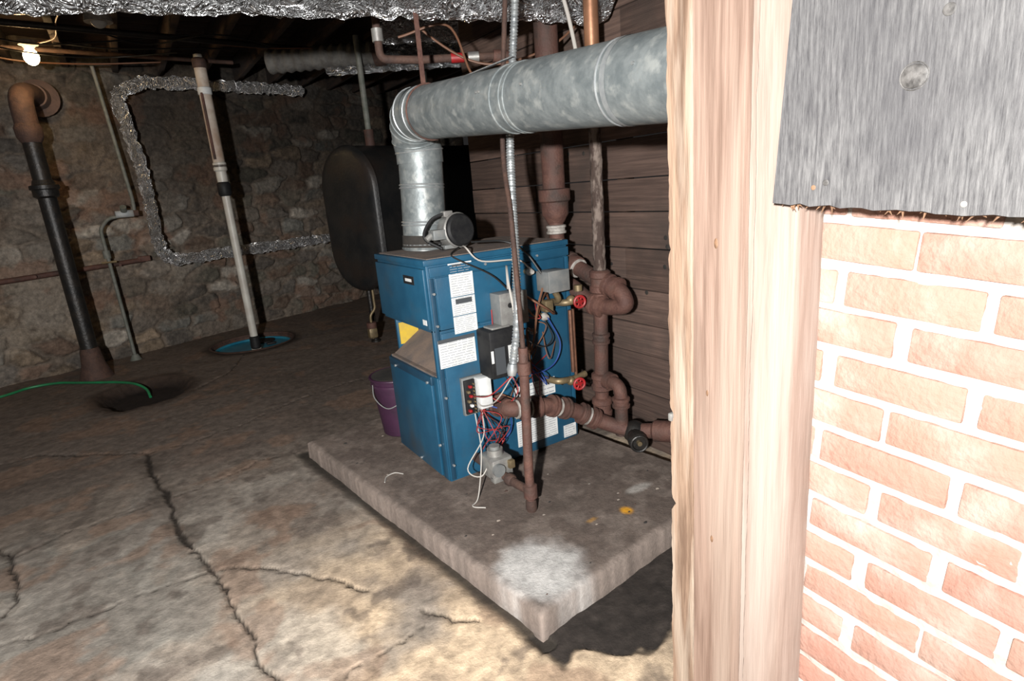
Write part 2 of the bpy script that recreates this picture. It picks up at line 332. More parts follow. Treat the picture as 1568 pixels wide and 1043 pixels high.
# ------------------------------------------------------------------ stone wall
def stonewall(name,x0,x1,sl,y0,zt,seed):
    L=(x1-x0)*math.sqrt(1+sl**2); S=np.arange(0,L,.017); Zs=np.arange(-.15,zt,.017); s,z=np.meshgrid(S,Zs)
    sw=s+.22*(fbm(s,z,2,seed)-.5)+.06*(fbm(s,z,12,seed+9)-.5); zw=z+.16*(fbm(s,z,1.7,seed+3)-.5)+.05*(fbm(s,z,11,seed+19)-.5)
    cx,cz=.36,.165; r=np.random.RandomState(seed); J=r.rand(64,64,4)
    gz=np.floor(zw/cz).astype(int)
    f1=np.full(s.shape,9.);f2=np.full(s.shape,9.);sid=np.zeros(s.shape,int)
    for dj in (-1,0,1):
        jz=gz+dj; off=.5*(jz%2); gx=np.floor(sw/cx-off).astype(int)
        for di in (-1,0,1):
            ix=gx+di; a=J[ix%64,jz%64]
            px=(ix+off+.5+.8*(a[...,0]-.5))*cx; pz=(jz+.5+.62*(a[...,1]-.5))*cz
            dx=np.abs(sw-px)/cx; dz=np.abs(zw-pz)/cz*(.8+.5*a[...,2])
            d=(dx**3.2+dz**3.2)**(1/3.2)
            nid=(ix%64)*64+(jz%64); m1=d<f1
            f2=np.where(m1,f1,np.minimum(f2,d)); sid=np.where(m1,nid,sid); f1=np.where(m1,d,f1)
    d=(f2-f1); t=r.rand(4096,4); c=t[sid]
    n=fbm(s,z,6,seed+6); nf=fbm(s,z,25,seed+7,3); nf2=fbm(s,z,55,seed+17,2)
    st=sst(.03,.22,d+.12*(nf-.5))
    smear=sst(.44,.58,fbm(s,z,1.5,seed+8)+.15*(nf-.5))
    H=st*(.01+.05*c[...,0])+.05*(n-.5)+.016*(nf-.5)+.004*(nf2-.5); H*=(1-.5*smear)
    pal=np.array([[.125,.110,.095],[.075,.068,.060],[.17,.135,.10],[.23,.215,.19],[.12,.085,.065],[.13,.13,.12],[.10,.09,.08],[.09,.085,.07]])
    pi=(c[...,1]*8).astype(int)%8; col=pal[pi]*(.75+.5*c[...,2])[...,None]
    mort=np.ones_like(col)*np.array([.13,.108,.088])*(.7+.6*fbm(s,z,3,seed+71))[...,None]
    col=lerp(mort,col,st*(1-.65*smear)); col*=(.55+.9*nf)[...,None]*(.8+.4*nf2)[...,None]
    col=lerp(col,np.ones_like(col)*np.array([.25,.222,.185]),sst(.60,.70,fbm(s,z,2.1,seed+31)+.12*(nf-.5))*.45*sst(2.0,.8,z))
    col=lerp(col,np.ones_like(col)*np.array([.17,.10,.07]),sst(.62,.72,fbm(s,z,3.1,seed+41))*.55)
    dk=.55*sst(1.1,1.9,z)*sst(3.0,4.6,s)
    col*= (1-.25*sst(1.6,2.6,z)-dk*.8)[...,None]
    ux=1/math.sqrt(1+sl**2); uy=sl*ux
    Xq=x0+s*ux+uy*H; Yq=y0+s*uy-ux*H
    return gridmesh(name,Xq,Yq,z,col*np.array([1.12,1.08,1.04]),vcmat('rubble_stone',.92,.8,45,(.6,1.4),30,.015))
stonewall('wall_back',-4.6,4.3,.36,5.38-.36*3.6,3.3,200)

# ------------------------------------------------------------------ plank wall, ceiling
w=B(); z=-.05;i=0
while z<3.2:
    h=random.choice((.17,.19,.20,.22)); y=-2.9
    while y<1.55:
        ln=random.uniform(1.6,3.2); y2=min(y+ln,1.55)
        w.box((1.17+random.uniform(-.004,.004),(y+y2)/2,z+h/2),(.03,y2-y-.004,h-.006),random.choice(PLANK),.003); y=y2
    z+=h;i+=1
for y in (-2.4,-1.2,0,1.2): w.box((1.23,y,1.6),(.08,.05,3.2),JOIST,.004)
for q in range(16):
    w.sphere((1.154,random.uniform(-.5,.9),random.uniform(.4,1.7)),.012,DARK,(.15,1,1))
w.done('wall_right')
c=B()
for i in range(60): c.box((-.2,-3.8+i*.19,3.235),(9.6,.18,.03),CEILW,.003)
c.done('ceiling')
c=B()
for i in range(22): c.box((-4.6+i*.42,1.8,3.095),(.055,11.2,.24),JOIST,.005)
c.done('ceiling_joists')

# ------------------------------------------------------------------ slab
def slab():
    nu=np.linspace(0,1.2,120); nv=np.linspace(0,2.1,200)
    U_,V_=np.meshgrid(nu,nv)
    ed=np.minimum(np.minimum(U_,1.2-U_),np.minimum(V_,2.1-V_))
    Zt=.0955-.012*(1-sst(0,.02,ed))+.003*(fbm(U_,V_,9,301)-.5)
    wob=.014*(fbm(U_,V_,6,302)-.5)*(1-sst(0,.05,ed))+.006*(fbm(U_,V_,25,303)-.5)*(1-sst(0,.04,ed))
    Xs=S0[0]+A[0]*U_+Bd[0]*V_+wob; Ys=S0[1]+A[1]*U_+Bd[1]*V_+wob
    n1=fbm(U_,V_,3,311);n2=fbm(U_,V_,12,321);n3=fbm(U_,V_,40,331,3)
    O=np.ones(U_.shape+(3,)); col=O*np.array([.155,.122,.102])
    col=lerp(col,O*np.array([.098,.076,.064]),sst(.42,.58,n1)*.8)
    col=lerp(col,O*np.array([.19,.155,.132]),sst(.5,.65,n2)*.5)
    col=lerp(col,O*np.array([.22,.18,.155]),(1-sst(0,.05,ed))*.5)
    def blob(x,y,rx,ry,sd,a,fz=.5,fs=14):
        d=np.hypot((Xs-x)/rx,(Ys-y)/ry)+fz*(fbm(U_,V_,fs,sd)-.5)
        return (1-sst(.55,1.15,d))*a
    for (x,y,rx,ry,cc,al,sd) in [(-.04,-.80,.19,.19,[.48,.47,.45],.85,341),(.48,-.72,.033,.033,[.58,.28,.02],.95,342),(.32,-.68,.035,.015,[.40,.21,.04],.6,343),(.66,-.62,.08,.03,[.38,.36,.33],.7,344),(.45,-.3,.3,.12,[.08,.06,.05],.6,345),(.1,-.35,.2,.15,[.085,.066,.056],.5,346),(.3,-.5,.12,.05,[.07,.055,.045],.5,347)]:
        col=lerp(col,O*np.array(cc),blob(x,y,rx,ry,sd,al))
    col*=(.7+.6*n3)[...,None]
    gx=np.pad(Xs,1,mode='edge');gy=np.pad(Ys,1,mode='edge');gz=np.pad(Zt,1,mode='edge')
    gz[0,:]=gz[-1,:]=gz[:,0]=gz[:,-1]=-.03
    gc=np.pad(col,((1,1),(1,1),(0,0)),mode='edge')
    return gridmesh('concrete_boiler_pad',gx,gy,gz,gc,vcmat('pad_concrete',.92,.5,80,(.8,1.2),40))
slab()
p=B(); rd=random.Random(12)
for q in range(45):
    u,v=rd.uniform(.05,1.15),rd.uniform(.05,1.9); x=S0[0]+A[0]*u+Bd[0]*v; y=S0[1]+A[1]*u+Bd[1]*v
    if -.03<x<.83 and -.03<y<.63: continue
    r_=rd.uniform(.003,.009); p.sphere((x,y,.096),r_,rd.choice((DARK,CONC,RUSTD,CONC)),(1.3,.8,.6),8)
p.tube(spline([(-.25,.25,.099),(-.22,.30,.10),(-.17,.31,.10),(-.14,.27,.099)]),.003,WW,6)
p.done('debris_chips')

# ------------------------------------------------------------------ boiler
W,D,Z0,Z1=.80,.60,.11,1.205
boiler=empty('gas_boiler')
j=B()
j.bb((0,0,Z0),(W,D,.65),BLUE,.006)
j.bb((.24,0.004,.65),(W,D-.004,.87),BLUE,.004)
j.bb((0,0,.865),(W,D,Z1-.02),BLUE,.006)
j.bb((-.012,-.008,Z1-.028),(W+.006,D+.008,Z1),BLUE,.005)
j.bb((.012,.008,Z1-.001),(W-.02,D-.01,Z1+.003),DUST)
j.bb((0,0,.64),(.25,.022,.88),BLUE,.003)
j.bb((.05,D-.022,.64),(.25,D,.88),BLUE,.003)
j.bb((.0,.02,.645),(.24,D-.02,.655),DUST)
j.bb((.23,.022,.65),(.238,D-.02,.87),DARK)  # dark sheet across the back of the recess
j.add([(.015,.03,.66),(.015,D-.03,.66),(.235,D-.03,.80),(.235,.03,.80)],[[0,1,2,3]],DUST)
j.bb((.06,D-.03,.70),(.17,D-.023,.82),YEL)
j.bb((-.014,.066,.125),(0,D-.012,.63),BLUE,.004)
j.bb((-.0145,.062,.60),(.0,D-.010,.645),BLUED,.004)
j.bb((-.016,.004,.885),(0,D-.004,1.165),BLUE,.005)
j.bb((-.008,.0,.12),(.002,.05,.65),BLUE,.003)
j.bb((.035,-.010,.13),(W-.03,0,.86),BLUE,.004)
j.bb((.035,-.010,.875),(W-.03,0,1.12),BLUE,.004)
j.bb((.01,-.013,1.125),(W,0,1.17),BLUE,.003)
j.bb((.008,-.006,.12),(.030,0,1.12),BLUED,.002)
j.bb((W-.022,-.008,.12),(W,.0,1.12),BLUE,.002)
for y,z in ((.10,.61),(.5,.61),(.04,.30),(.3,.14)): j.cyl((-.022,y,z),(-.012,y,z),.007,GALVB,seg=10)
for x,z in ((.02,1.05),(.02,.9),(.02,.55),(.02,.2),(.79,.9),(.79,.5),(.79,.2),(.3,1.148),(.6,1.148)): j.cyl((x,-.018,z),(x,-.008,z),.006,GALVB,seg=10)
for x in (.04,.72):
    for y in (.05,.54): j.bb((x,y-.02,.09),(x+.05,y+.02,.115),BLUED,.003)
j.done('jacket',boiler)
l=B()
def label(x0,x1,z0,z1,y=-.0125,lines=8,hd=True,seed=1,mt=WHITE):
    r=random.Random(seed); l.bb((x0,y,z0),(x1,y+.002,z1),mt)
    h=(z1-z0)/lines
    for i in range(lines):
        zz=z1-(i+.6)*h; x=x0+.008
        while x<x1-.02:
            ln=min(r.uniform(.01,.05),x1-.01-x); l.bb((x,y-.0008,zz),(x+ln,y,zz+h*.22),INKL); x+=ln+.006
label(.105,.228,1.02,1.175,lines=14,seed=2); label(.105,.228,.93,1.016,lines=9,seed=3); label(.105,.228,.845,.926,lines=9,seed=4)
l.bb((.125,-.0145,.985),(.21,-.0125,1.008),INK)
l.bb((.125,-.0145,1.160),(.17,-.0125,1.168),INK)
label(.012,.205,.695,.83,y=-.0125,lines=11,seed=5); l.bb((.012,-.0145,.815),(.205,-.0125,.833),INK)
label(.40,.66,.17,.31,lines=11,seed=6); label(.40,.66,.33,.395,lines=6,seed=8); label(.40,.66,.41,.50,lines=4,seed=7)
l.bb((.43,-.0145,.36),(.58,-.0125,.375),INK)
label(.70,.785,.13,.20,lines=5,seed=9)
l.bb((.30,-.0145,.60),(.345,-.0125,.66),INKL)
l.bb((-.018,.11,1.085),(-.0158,.23,1.125),BLACK); 
for k in range(5): l.bb((-.0192,.135+k*.015,1.098),(-.018,.146+k*.015,1.112),WHITE)
l.bb((-.018,.02,.905),(-.0158,.06,.93),WHITE)
l.done('rating_labels',boiler)
k=B()
k.box((.385,-.055,.93),(.15,.09,.155),STEEL,.004); k.box((.385,-.102,.93),(.156,.008,.16),ALU,.004)
k.cyl((.36,-.11,.95),(.36,-.104,.95),.012,BLACK); k.cyl((.41,-.11,.90),(.41,-.104,.90),.006,BRASS,seg=10)
k.box((.295,-.075,.735),(.165,.125,.235),BLACK,.012); k.bb((.235,-.1405,.64),(.29,-.138,.77),INK)
k.bb((.31,-.1405,.66),(.37,-.138,.77),WHITE); k.bb((.215,-.1405,.70),(.228,-.138,.76),WHITE)
k.box((.295,-.075,.855),(.10,.08,.012),ALU,.003)
k.bb((.10,-.035,.44),(.235,-.012,.63),STEEL,.003)
k.bb((.165,-.085,.47),(.232,-.035,.625),WHITE,.004)
k.bb((.105,-.05,.45),(.16,-.035,.62),BLACK,.002)
for q in range(6): k.box((.118+.012*(q%2),-.058,.47+q*.024),(.014,.02,.012),random.choice((BRASS,WHITE,RED,SOLDER)),.002)
for q in range(9): k.cyl((.15,-.06,.455+q*.018),(.15,-.05,.455+q*.018),.004,BRASS,seg=8)
k.box((.62,-.10,1.03),(.12,.10,.10),STEEL,.005); k.box((.62,-.155,1.03),(.126,.01,.106),STEEL,.003)
k.tube([(.62,0,1.0),(.62,-.1,.99),(.66,-.1,.92),(.66,0,.90)],.016,BRASS,12,.03)
for (x,z,r) in ((.53,1.08,.016),(.52,.78,.014),(.60,.84,.018),(.36,.60,.016)):
    k.cyl((x,0,z),(x,-.04,z),r,BRASS,seg=12); k.prof((x,-.04,z),(x,-.07,z),[(0,r*1.2),(.3,r*1.2),(1,r*.6)],SOLDER,12)
k.done('side_controls',boiler)
g=B()
g.box((.15,-.20,.235),(.11,.13,.10),ALU,.01); g.cyl((.15,-.20,.285),(.15,-.20,.315),.038,ALU); g.cyl((.15,-.2,.315),(.15,-.2,.33),.025,STEEL)
g.cyl((.12,-.265,.24),(.12,-.285,.24),.03,STEEL); g.box((.19,-.27,.25),(.03,.03,.04),BRASS,.004); g.box((.12,-.25,.19),(.05,.04,.03),ALU,.004)
g.tube([(.15,0,.20),(.15,-.16,.20)],.024,RUSTD,14); g.tube([(.15,-.24,.20),(.16,-.36,.19),(.17,-.44,.19)],.02,RUSTD,14)
g.prof((.153,-.29,.197),(.158,-.33,.193),[(0,.024),(.2,.03),(.8,.03),(1,.024)],RUSTD,8)
g.done('gas_valve',boiler)

g=B()
g.tube([(.20,-.435,.84),(.17,-.45,.30),(.168,-.452,.15)],[.021,.021,.019],RUST,14)
g.prof((.172,-.448,.225),(.17,-.45,.155),[(0,.02),(.1,.031),(.9,.031),(1,.02)],RUST,16)
g.prof((.169,-.451,.150),(.168,-.452,.094),[(0,.017),(.1,.024),(.75,.026),(1,.02)],RUSTD,12)
g.prof((.197,-.436,.78),(.196,-.437,.72),[(0,.021),(.1,.029),(.9,.029),(1,.021)],RUST,16)
g.tube(spline([(.20,-.435,.83),(.205,-.425,1.0),(.28,-.30,1.38),(.365,-.15,1.68),(.44,-.14,2.24),(.54,-.14,2.95)],14),.011,RUSTD,10)
g.done('gas_supply_riser')
g=B()
g.tube(spline([(.165,-.40,.76),(.205,-.40,.95),(.255,-.35,1.2),(.335,-.24,1.48),(.415,-.145,1.75),(.49,-.14,2.24),(.59,-.14,2.95)],40),lambda a:.0165+.0028*math.sin(a*2*math.pi/.013),GALVB,12,step=.0033)
g.prof((.165,-.40,.77),(.158,-.398,.72),[(0,.02),(.5,.024),(1,.018)],GALVB,12)
g.done('armored_conduit')

wi=B()
def W_(pts,m,r=.0035): wi.tube(spline(pts,7),r,m,6)
W_([(.16,-.40,.74),(.2,-.3,.70),(.33,-.16,.66),(.42,-.05,.72),(.48,-.03,.92)],WW,.003)
W_([(.16,-.40,.74),(.22,-.36,.92),(.24,-.3,1.1),(.30,-.2,1.15),(.36,-.1,1.03)],WW,.005)
W_([(.16,-.40,.72),(.10,-.3,.62),(.12,-.12,.56),(.14,-.06,.54)],WR,.003); W_([(.16,-.40,.72),(.14,-.28,.58),(.16,-.12,.5),(.16,-.06,.5)],WW,.003)
W_([(.18,-.06,.46),(.13,-.14,.36),(.02,-.16,.24),(.07,-.2,.2),(.14,-.2,.3)],WW,.003)
W_([(.14,-.06,.45),(.10,-.16,.30),(.03,-.22,.12),(-.02,-.25,.10),(.02,-.3,.099)],WW,.003)
W_([(.2,-.03,.44),(.27,-.08,.34),(.25,-.1,.25),(.2,-.2,.28)],WR,.003); W_([(.2,-.05,.48),(.3,-.1,.42),(.33,-.06,.3),(.24,-.05,.24)],WB)
W_([(.22,-.05,.52),(.3,-.1,.47),(.37,-.1,.52),(.36,-.06,.6)],WR); W_([(.3,-.1,.62),(.34,-.12,.5),(.28,-.1,.38),(.2,-.15,.31)],WK)
W_([(.37,-.1,.70),(.44,-.12,.60),(.46,-.08,.80),(.52,-.05,.78)],WO,.005); W_([(.37,-.08,.75),(.46,-.1,.7),(.52,-.1,.9),(.56,-.1,1.0)],WO,.006)
W_([(.38,-.05,.84),(.5,-.12,.72),(.6,-.1,.74),(.60,-.03,.84)],WK); W_([(.46,-.05,.95),(.52,-.08,.86),(.58,-.05,.92),(.58,-.1,.98)],COPPER,.005)
W_([(.46,-.08,.98),(.56,-.12,.9),(.62,-.1,.86),(.64,-.04,.90),(.6,-.06,1.0)],COPPER,.006)
W_([(.60,-.07,.84),(.66,-.08,.70),(.62,-.08,.60),(.5,-.1,.58),(.36,-.07,.6)],WB); W_([(.3,.2,1.22),(.2,-.02,1.24),(.26,-.05,1.17),(.45,-.06,1.15),(.52,-.06,1.1)],WW,.004)
W_([(.34,.17,1.24),(.42,-.01,1.24),(.5,-.06,1.18),(.56,-.1,1.07)],WK,.005); W_([(.28,.2,1.22),(.16,.05,1.21),(.15,-.03,1.19),(.30,-.06,1.10),(.40,-.06,1.0)],WK,.004)
for q in range(16):
    x=random.uniform(.25,.62);z=random.uniform(.5,.9); W_([(x,-.02,z),(x+random.uniform(-.08,.08),-random.uniform(.05,.14),z+random.uniform(-.12,.05)),(x+random.uniform(-.12,.12),-random.uniform(.04,.1),z+random.uniform(-.15,.1)),(x+random.uniform(-.1,.1),-.02,z+random.uniform(-.1,.1))],random.choice((WW,WR,WO,WB,WK,WO)),.003)
for q in range(7):
    W_([(.16+random.uniform(0,.06),-.06,.46),(random.uniform(.1,.28),-.13,random.uniform(.3,.42)),(random.uniform(.12,.3),-.12,random.uniform(.28,.36)),(.15+random.uniform(-.03,.06),-.17,.28)],random.choice((WW,WR,WK,WK,WO)),.0022)
wi.done('control_wires',boiler)

# flue
f=B()
fl=[(.22,.46,1.205),(.238,.458,1.45),(.25,.457,1.68)]
f.tube(fl,.112,GALV,36)
f.ring((.22,.46,1.215),(.02,-.0,.25),.115,.006,GALV)
for zz in (1.235,1.335,1.35,1.52,1.535): 
    t=(zz-1.205)/.475; f.ring((.22+.03*t,.46-.003*t,zz),(.03,-.0,.475),.1125,.0045,GALVB)
f.tube([(.22,.46,1.21),(.226,.46,1.28)],.1165,DARK,36)
el=[Vector((.25-.06*(i/12),.305+.155*math.cos(math.pi/2*i/12),1.70+.157*math.sin(math.pi/2*i/12))) for i in range(13)]
el=[Vector((.249,.46,1.64))]+el+[Vector((.19,.25,1.857))]
f.tube(el,.1185,GALV,36,caps=False)
for i in (1,4,7,10,13):
    f.ring(el[i],el[i+1]-el[i-1],.1190,.0045,GALVB if i in(1,13) else GALV,36)
PA=Vector((.19,.30,1.857));PB=Vector((.235,-1.30,1.742)); dr=(PB-PA).normalized()
def fp(y): return PA+dr*((y-PA.y)/dr.y)
f.tube([fp(.30),fp(-.55)],.117,GALV,40); f.tube([fp(-.55),fp(-1.12)],.1185,GALV,40); f.tube([fp(-1.08),fp(-1.68)],.121,GALV,40)
for y in (.22,-.50,-.56,-.585,-1.05,-1.08): f.ring(fp(y),dr,.1180,.004,GALVB if y<-1 or y==.22 else GALV,40)
f.tube([fp(-1.07),fp(-1.09)],.1225,GALVB,40,caps=False)
f.box(fp(-.1)+Vector((.02,0,.117)),(.014,.8,.004),GALVB)
for y in (-.42,-.44,-.7,-1.2): f.cyl(fp(y)+Vector((-.115,0,.03)),fp(y)+Vector((-.122,0,.03)),.005,STEEL,seg=8)
f.done('flue_pipe')
v=B()
ax=Vector((.12,-.98,.10)).normalized(); c0=Vector((.305,.25,1.30))
v.prof(c0-ax*.055,c0+ax*.03,[(0,.08),(.15,.088),(.9,.088),(1,.08)],ALU,28)
v.prof(c0+ax*.028,c0+ax*.05,[(0,.082),(.6,.080),(1,.07)],BLACK,28)
v.prof(c0-ax*.12,c0-ax*.055,[(0,.03),(1,.05)],STEEL,16)
v.box(c0+Vector((-.10,-.005,-.01)),(.09,.06,.05),STEEL,.006); v.box(c0+Vector((-.04,.01,.085)),(.05,.04,.03),ALU,.005)
v.cyl(c0+Vector((-.14,0,-.01)),c0+Vector((-.17,0,-.03)),.015,ALU); v.box(c0+Vector((-.05,.0,-.075)),(.07,.05,.02),STEEL,.004)
v.tube(spline([c0+Vector((-.05,0,.09)),c0+Vector((-.12,.03,.06)),c0+Vector((-.17,.02,-.02)),c0+Vector((-.1,-.02,-.08))]),.008,BLACK,8)
v.done('vent_damper_motor')
s=B()
pc=fp(.17)
s.box(pc+Vector((-.02,0,.34)),(.022,.004,.46),RUST); s.ring(pc,dr,.121,.004,RUST,32)
s.tube(spline([pc+Vector((-.02,0,.55)),pc+Vector((-.06,0,.7)),pc+Vector((.02,.03,.82)),pc+Vector((0,.03,1.08))]),.012,RUST,8)
s.done('flue_hanger_strap')

# ------------------------------------------------------------------ large pipes right of boiler
p=B(); X8=.87
def coup(a,b,r,m=RUST,seg=20): p.prof(a,b,[(0,r),(.08,r*1.28),(.3,r*1.30),(.35,r*1.15),(.65,r*1.15),(.7,r*1.30),(.92,r*1.28),(1,r)],m,seg)
p.tube([(X8,.15,2.96),(X8,.17,1.40)],.060,RUST,24)
p.prof((X8,.17,1.46),(X8,.17,1.28),[(0,.062),(.03,.085),(.35,.085),(.4,.074),(.75,.072),(.85,.06),(1,.045)],RUST,26)
p.tube([(X8,.17,1.30),(X8,.17,1.10),(X8,-.08,1.02),(X8+.02,-.30,.95),(X8+.02,-.34,.88),(X8+.0,-.22,.86),(X8-.02,-.10,.88),(X8-.04,.02,.96),(.80,.08,.97)],.041,RUST,20,.07)
coup((X8,.17,1.27),(X8,.17,1.22),.042,SOLDER); coup((X8,.17,1.19),(X8,.165,1.08),.046)
coup((X8,.09,1.08),(X8,.0,1.045),.045); p.cyl((X8,.004,1.047),(X8,-.006,1.043),.052,SOLDER)
coup((X8+.01,-.2,.98),(X8+.02,-.29,.955),.045); coup((X8-.01,-.2,.862),(X8-.02,-.12,.875),.045)
p.done('boiler_supply_pipe')
p=B()
p.tube([(X8,-.19,2.96),(X8,-.18,1.95)],.034,COPPERB,18)
p.tube([(X8,-.18,1.98),(X8,-.17,1.02)],.030,RSCALE,18,noise=.0025,step=.02)
coup((X8,-.18,2.02),(X8,-.18,1.94),.034,BRASS)
coup((X8,-.17,1.05),(X8,-.165,.93),.042)
p.tube([(X8,-.168,.98),(X8,-.14,.29)],.037,RUST,20)
coup((X8,-.158,.72),(X8,-.155,.66),.036); coup((X8,-.148,.5),(X8,-.145,.40),.042); coup((X8,-.143,.36),(X8,-.14,.25),.042)
p.tube([(X8,-.146,.47),(X8,-.29,.46),(X8,-.29,.19)],.034,RUST,18,.05)
coup((X8,-.29,.40),(X8,-.29,.34),.036)
p.cyl((X8,-.19,.469),(X8,-.23,.464),.046,RUST)
p.done('boiler_riser_pipe')
p=B()
ret=[(.30,0,.44),(.30,-.12,.44),(.50,-.15,.42),(.66,-.16,.35),(.80,-.22,.26),(.90,-.33,.21),(.99,-.46,.23),(1.06,-.62,.24)]
p.tube(ret,.040,RUST,20,.06)
p.prof((.30,-.0,.44),(.30,-.10,.44),[(0,.06),(.3,.06),(.35,.05),(1,.05)],RUST)
P_=[Vector(a) for a in ret]
for i,t in ((1,.25),(1,.6),(2,.1),(2,.55),(3,.2),(3,.6)):
    a=P_[i].lerp(P_[i+1],t);b=P_[i].lerp(P_[i+1],t+.22); coup(a,b,.044)
for i,t in ((1,.5),(2,.4),(3,.48),(1,.16)):
    a=P_[i].lerp(P_[i+1],t);b=P_[i].lerp(P_[i+1],t+.04); p.cyl(a,b,.048,SOLDER)
p.sphere((.91,-.34,.21),.062,BLKIRON,(1,1,.95)); p.prof((.90,-.34,.21),(.84,-.44,.205),[(0,.035),(.5,.04),(.8,.05),(1,.045)],BLKIRON,12)
p.ring((.83,-.455,.205),(-.5,-.85,0),.04,.007,BLKIRON,20); p.cyl((.84,-.44,.205),(.83,-.46,.205),.012,BRASS)
p.prof((.96,-.42,.225),(1.02,-.53,.235),[(0,.042),(.1,.055),(.9,.055),(1,.042)],RUST)
p.done('boiler_return_pipe')
p=B()
p.tube([(.66,0,.90),(.70,-.10,.90),(.80,-.10,.91)],.018,BRASS,12,.03); p.tube([(.72,-.10,.86),(.72,-.10,.53)],.012,COPPER,12); p.tube([(.745,-.09,.86),(.745,-.09,.5)],.009,COPPER,12)
p.tube([(.60,0,.50),(.62,-.10,.50),(.72,-.10,.49),(.80,-.10,.50)],.017,BRASS,12,.03)
for zz,yy,xx in ((.91,-.17,.73),(.485,-.17,.70)):
    p.cyl((xx,-.08,zz),(xx,yy,zz),.011,BRASS,seg=10); p.ring((xx,yy,zz),(-.3,-1,0),.028,.007,RED,20)
    for a in range(3):
        an=a*math.pi/3; d=Vector((math.cos(an),0,math.sin(an)))*.028; p.tube([Vector((xx,yy,zz))-d,Vector((xx,yy,zz))+d],.005,RED,6)
    p.cyl((xx,yy+.005,zz),(xx,yy-.01,zz),.011,RED,seg=10); p.sphere((xx,-.10,zz),.025,BRASS)
p.box((.60,-.07,.90),(.05,.05,.06),BRASS,.008); p.cyl((.78,-.10,.95),(.78,-.10,.98),.022,BRASS)
p.done('feed_valve_assembly')

p=B()
p.tube([(.17,.62,2.96),(.17,.62,2.16),(.35,.55,2.15),(.73,.38,2.15),(.76,.36,1.98)],.020,RUSTD,14,.04)
p.prof((.17,.62,2.5),(.17,.62,2.38),[(0,.03),(.5,.04),(1,.03)],RUSTD); p.cyl((.17,.62,2.3),(.17,.62,2.24),.028,ALU)
p.cyl((.50,.485,2.15),(.56,.457,2.15),.024,RED); p.cyl((.58,.448,2.15),(.63,.425,2.15),.026,ALU); p.prof((.70,.395,2.15),(.78,.36,2.14),[(0,.03),(.5,.035),(1,.03)],RUST)
p.done('overhead_water_pipe')
p=B()
p.tube(spline([(.62,-.15,2.95),(.66,-.16,2.5),(.74,-.18,2.2),(.78,-.2,1.95)]),.009,WW,8)
p.tube(spline([(.2,.6,2.5),(.4,.5,2.25),(.62,.35,2.1),(.9,.2,2.15),(1.1,.1,2.3)]),.006,WO,8)
p.tube(spline([(.25,.55,2.25),(.45,.4,2.28),(.5,.3,2.05),(.52,.2,1.98)]),.006,WO,8)
p.done('overhead_cables')

def foiltube(name,pts,r,fil=.1,noise=.012,step=.035,seg=26,m=None):
    q=B(); q.tube(pts,r,m or FOIL,seg,fil,noise=noise,step=step); return q.done(name,angle=10)
foiltube('foil_duct',[(-2.4,.90,2.395),(-.6,.40,2.39),(.1,.23,2.38),(1.10,-.02,2.36)],.13,noise=.014,seg=22)
foiltube('foil_duct',[(.9,3.75,2.80),(2.4,2.85,2.78)],.12)
foiltube('foil_duct',[(.58,1.62,2.55),(1.06,1.37,2.53)],.075,noise=.012,seg=16)
foiltube('foil_wrapped_pipe',[(1.2,5.84,2.88),(.4,5.55,2.87),(-.62,5.20,2.85),(-.88,5.08,2.70),(-.80,5.13,1.92),(-.80,5.13,1.10),(-.70,5.16,.99),(.02,5.42,.99),(1.35,5.89,.99)],.062,.09,.020,.040,9,FOILW)
q=B(); q.tube([(.42,4.0,2.83),(1.3,3.4,2.83)],lambda a:.105+.008*math.sin(a*2*math.pi/.09),LAG,24,step=.02); q.cyl((1.28,3.42,2.83),(1.36,3.36,2.83),.125,RUSTD); q.done('lagged_heating_duct')

# ------------------------------------------------------------------ oil tank
tk=empty('oil_tank')
t=B()
ux=Vector((.94,.34,0)).normalized(); uy=Vector((-.34,.94,0)).normalized(); o=Vector((.75,3.22,0))
rad=.40; zb=.60; Ht=1.38; prof=[]
for i in range(17):
    a=math.pi*i/16; prof.append((rad*math.cos(a),zb+Ht-rad+rad*math.sin(a)))
for i in range(17):
    a=math.pi+math.pi*i/16; prof.append((rad*math.cos(a),zb+rad+rad*math.sin(a)))
n=len(prof); vs=[];fs=[]; st=[(-.03,.80),(-.012,.93),(0.0,.965),(.02,.985),(.03,1.0),(.045,.99),(.06,.985),(1.7,.985),(1.72,1.0),(1.74,.98),(1.78,.85)]
zc=zb+Ht/2
for (s_,k_) in st:
    for (a,b) in prof:
        kk=1-(1-k_)*.6; vs.append(o+ux*s_+uy*(a*k_)+Vector((0,0,zc+(b-zc)*kk)))
for i in range(len(st)-1):
    for k_ in range(n): a=i*n+k_;b=i*n+(k_+1)%n; fs.append([a,b,b+n,a+n])
fs.append(list(range(n))); fs.append([(len(st)-1)*n+k_ for k_ in range(n)])
t.add(vs,fs,TANK); t.done('tank_body',tk)
t=B()
for s_ in (.25,1.5):
    for a in (-.22,.22):
        b=o+ux*s_+uy*a; t.cyl(b+Vector((0,0,-.02)),b+Vector((0,0,.75)),.028,BLKIRON); t.cyl(b+Vector((0,0,-.01)),b+Vector((0,0,.02)),.05,BLKIRON)
b=o+ux*.35; t.cyl(b+Vector((0,0,1.9)),b+Vector((0,0,2.95)),.028,PIPEG); t.cyl(b+Vector((0,0,1.95)),b+Vector((0,0,2.12)),.045,RUST)
b=o+ux*1.2; t.cyl(b+Vector((0,0,1.9)),b+Vector((0,0,2.95)),.03,PIPEG)
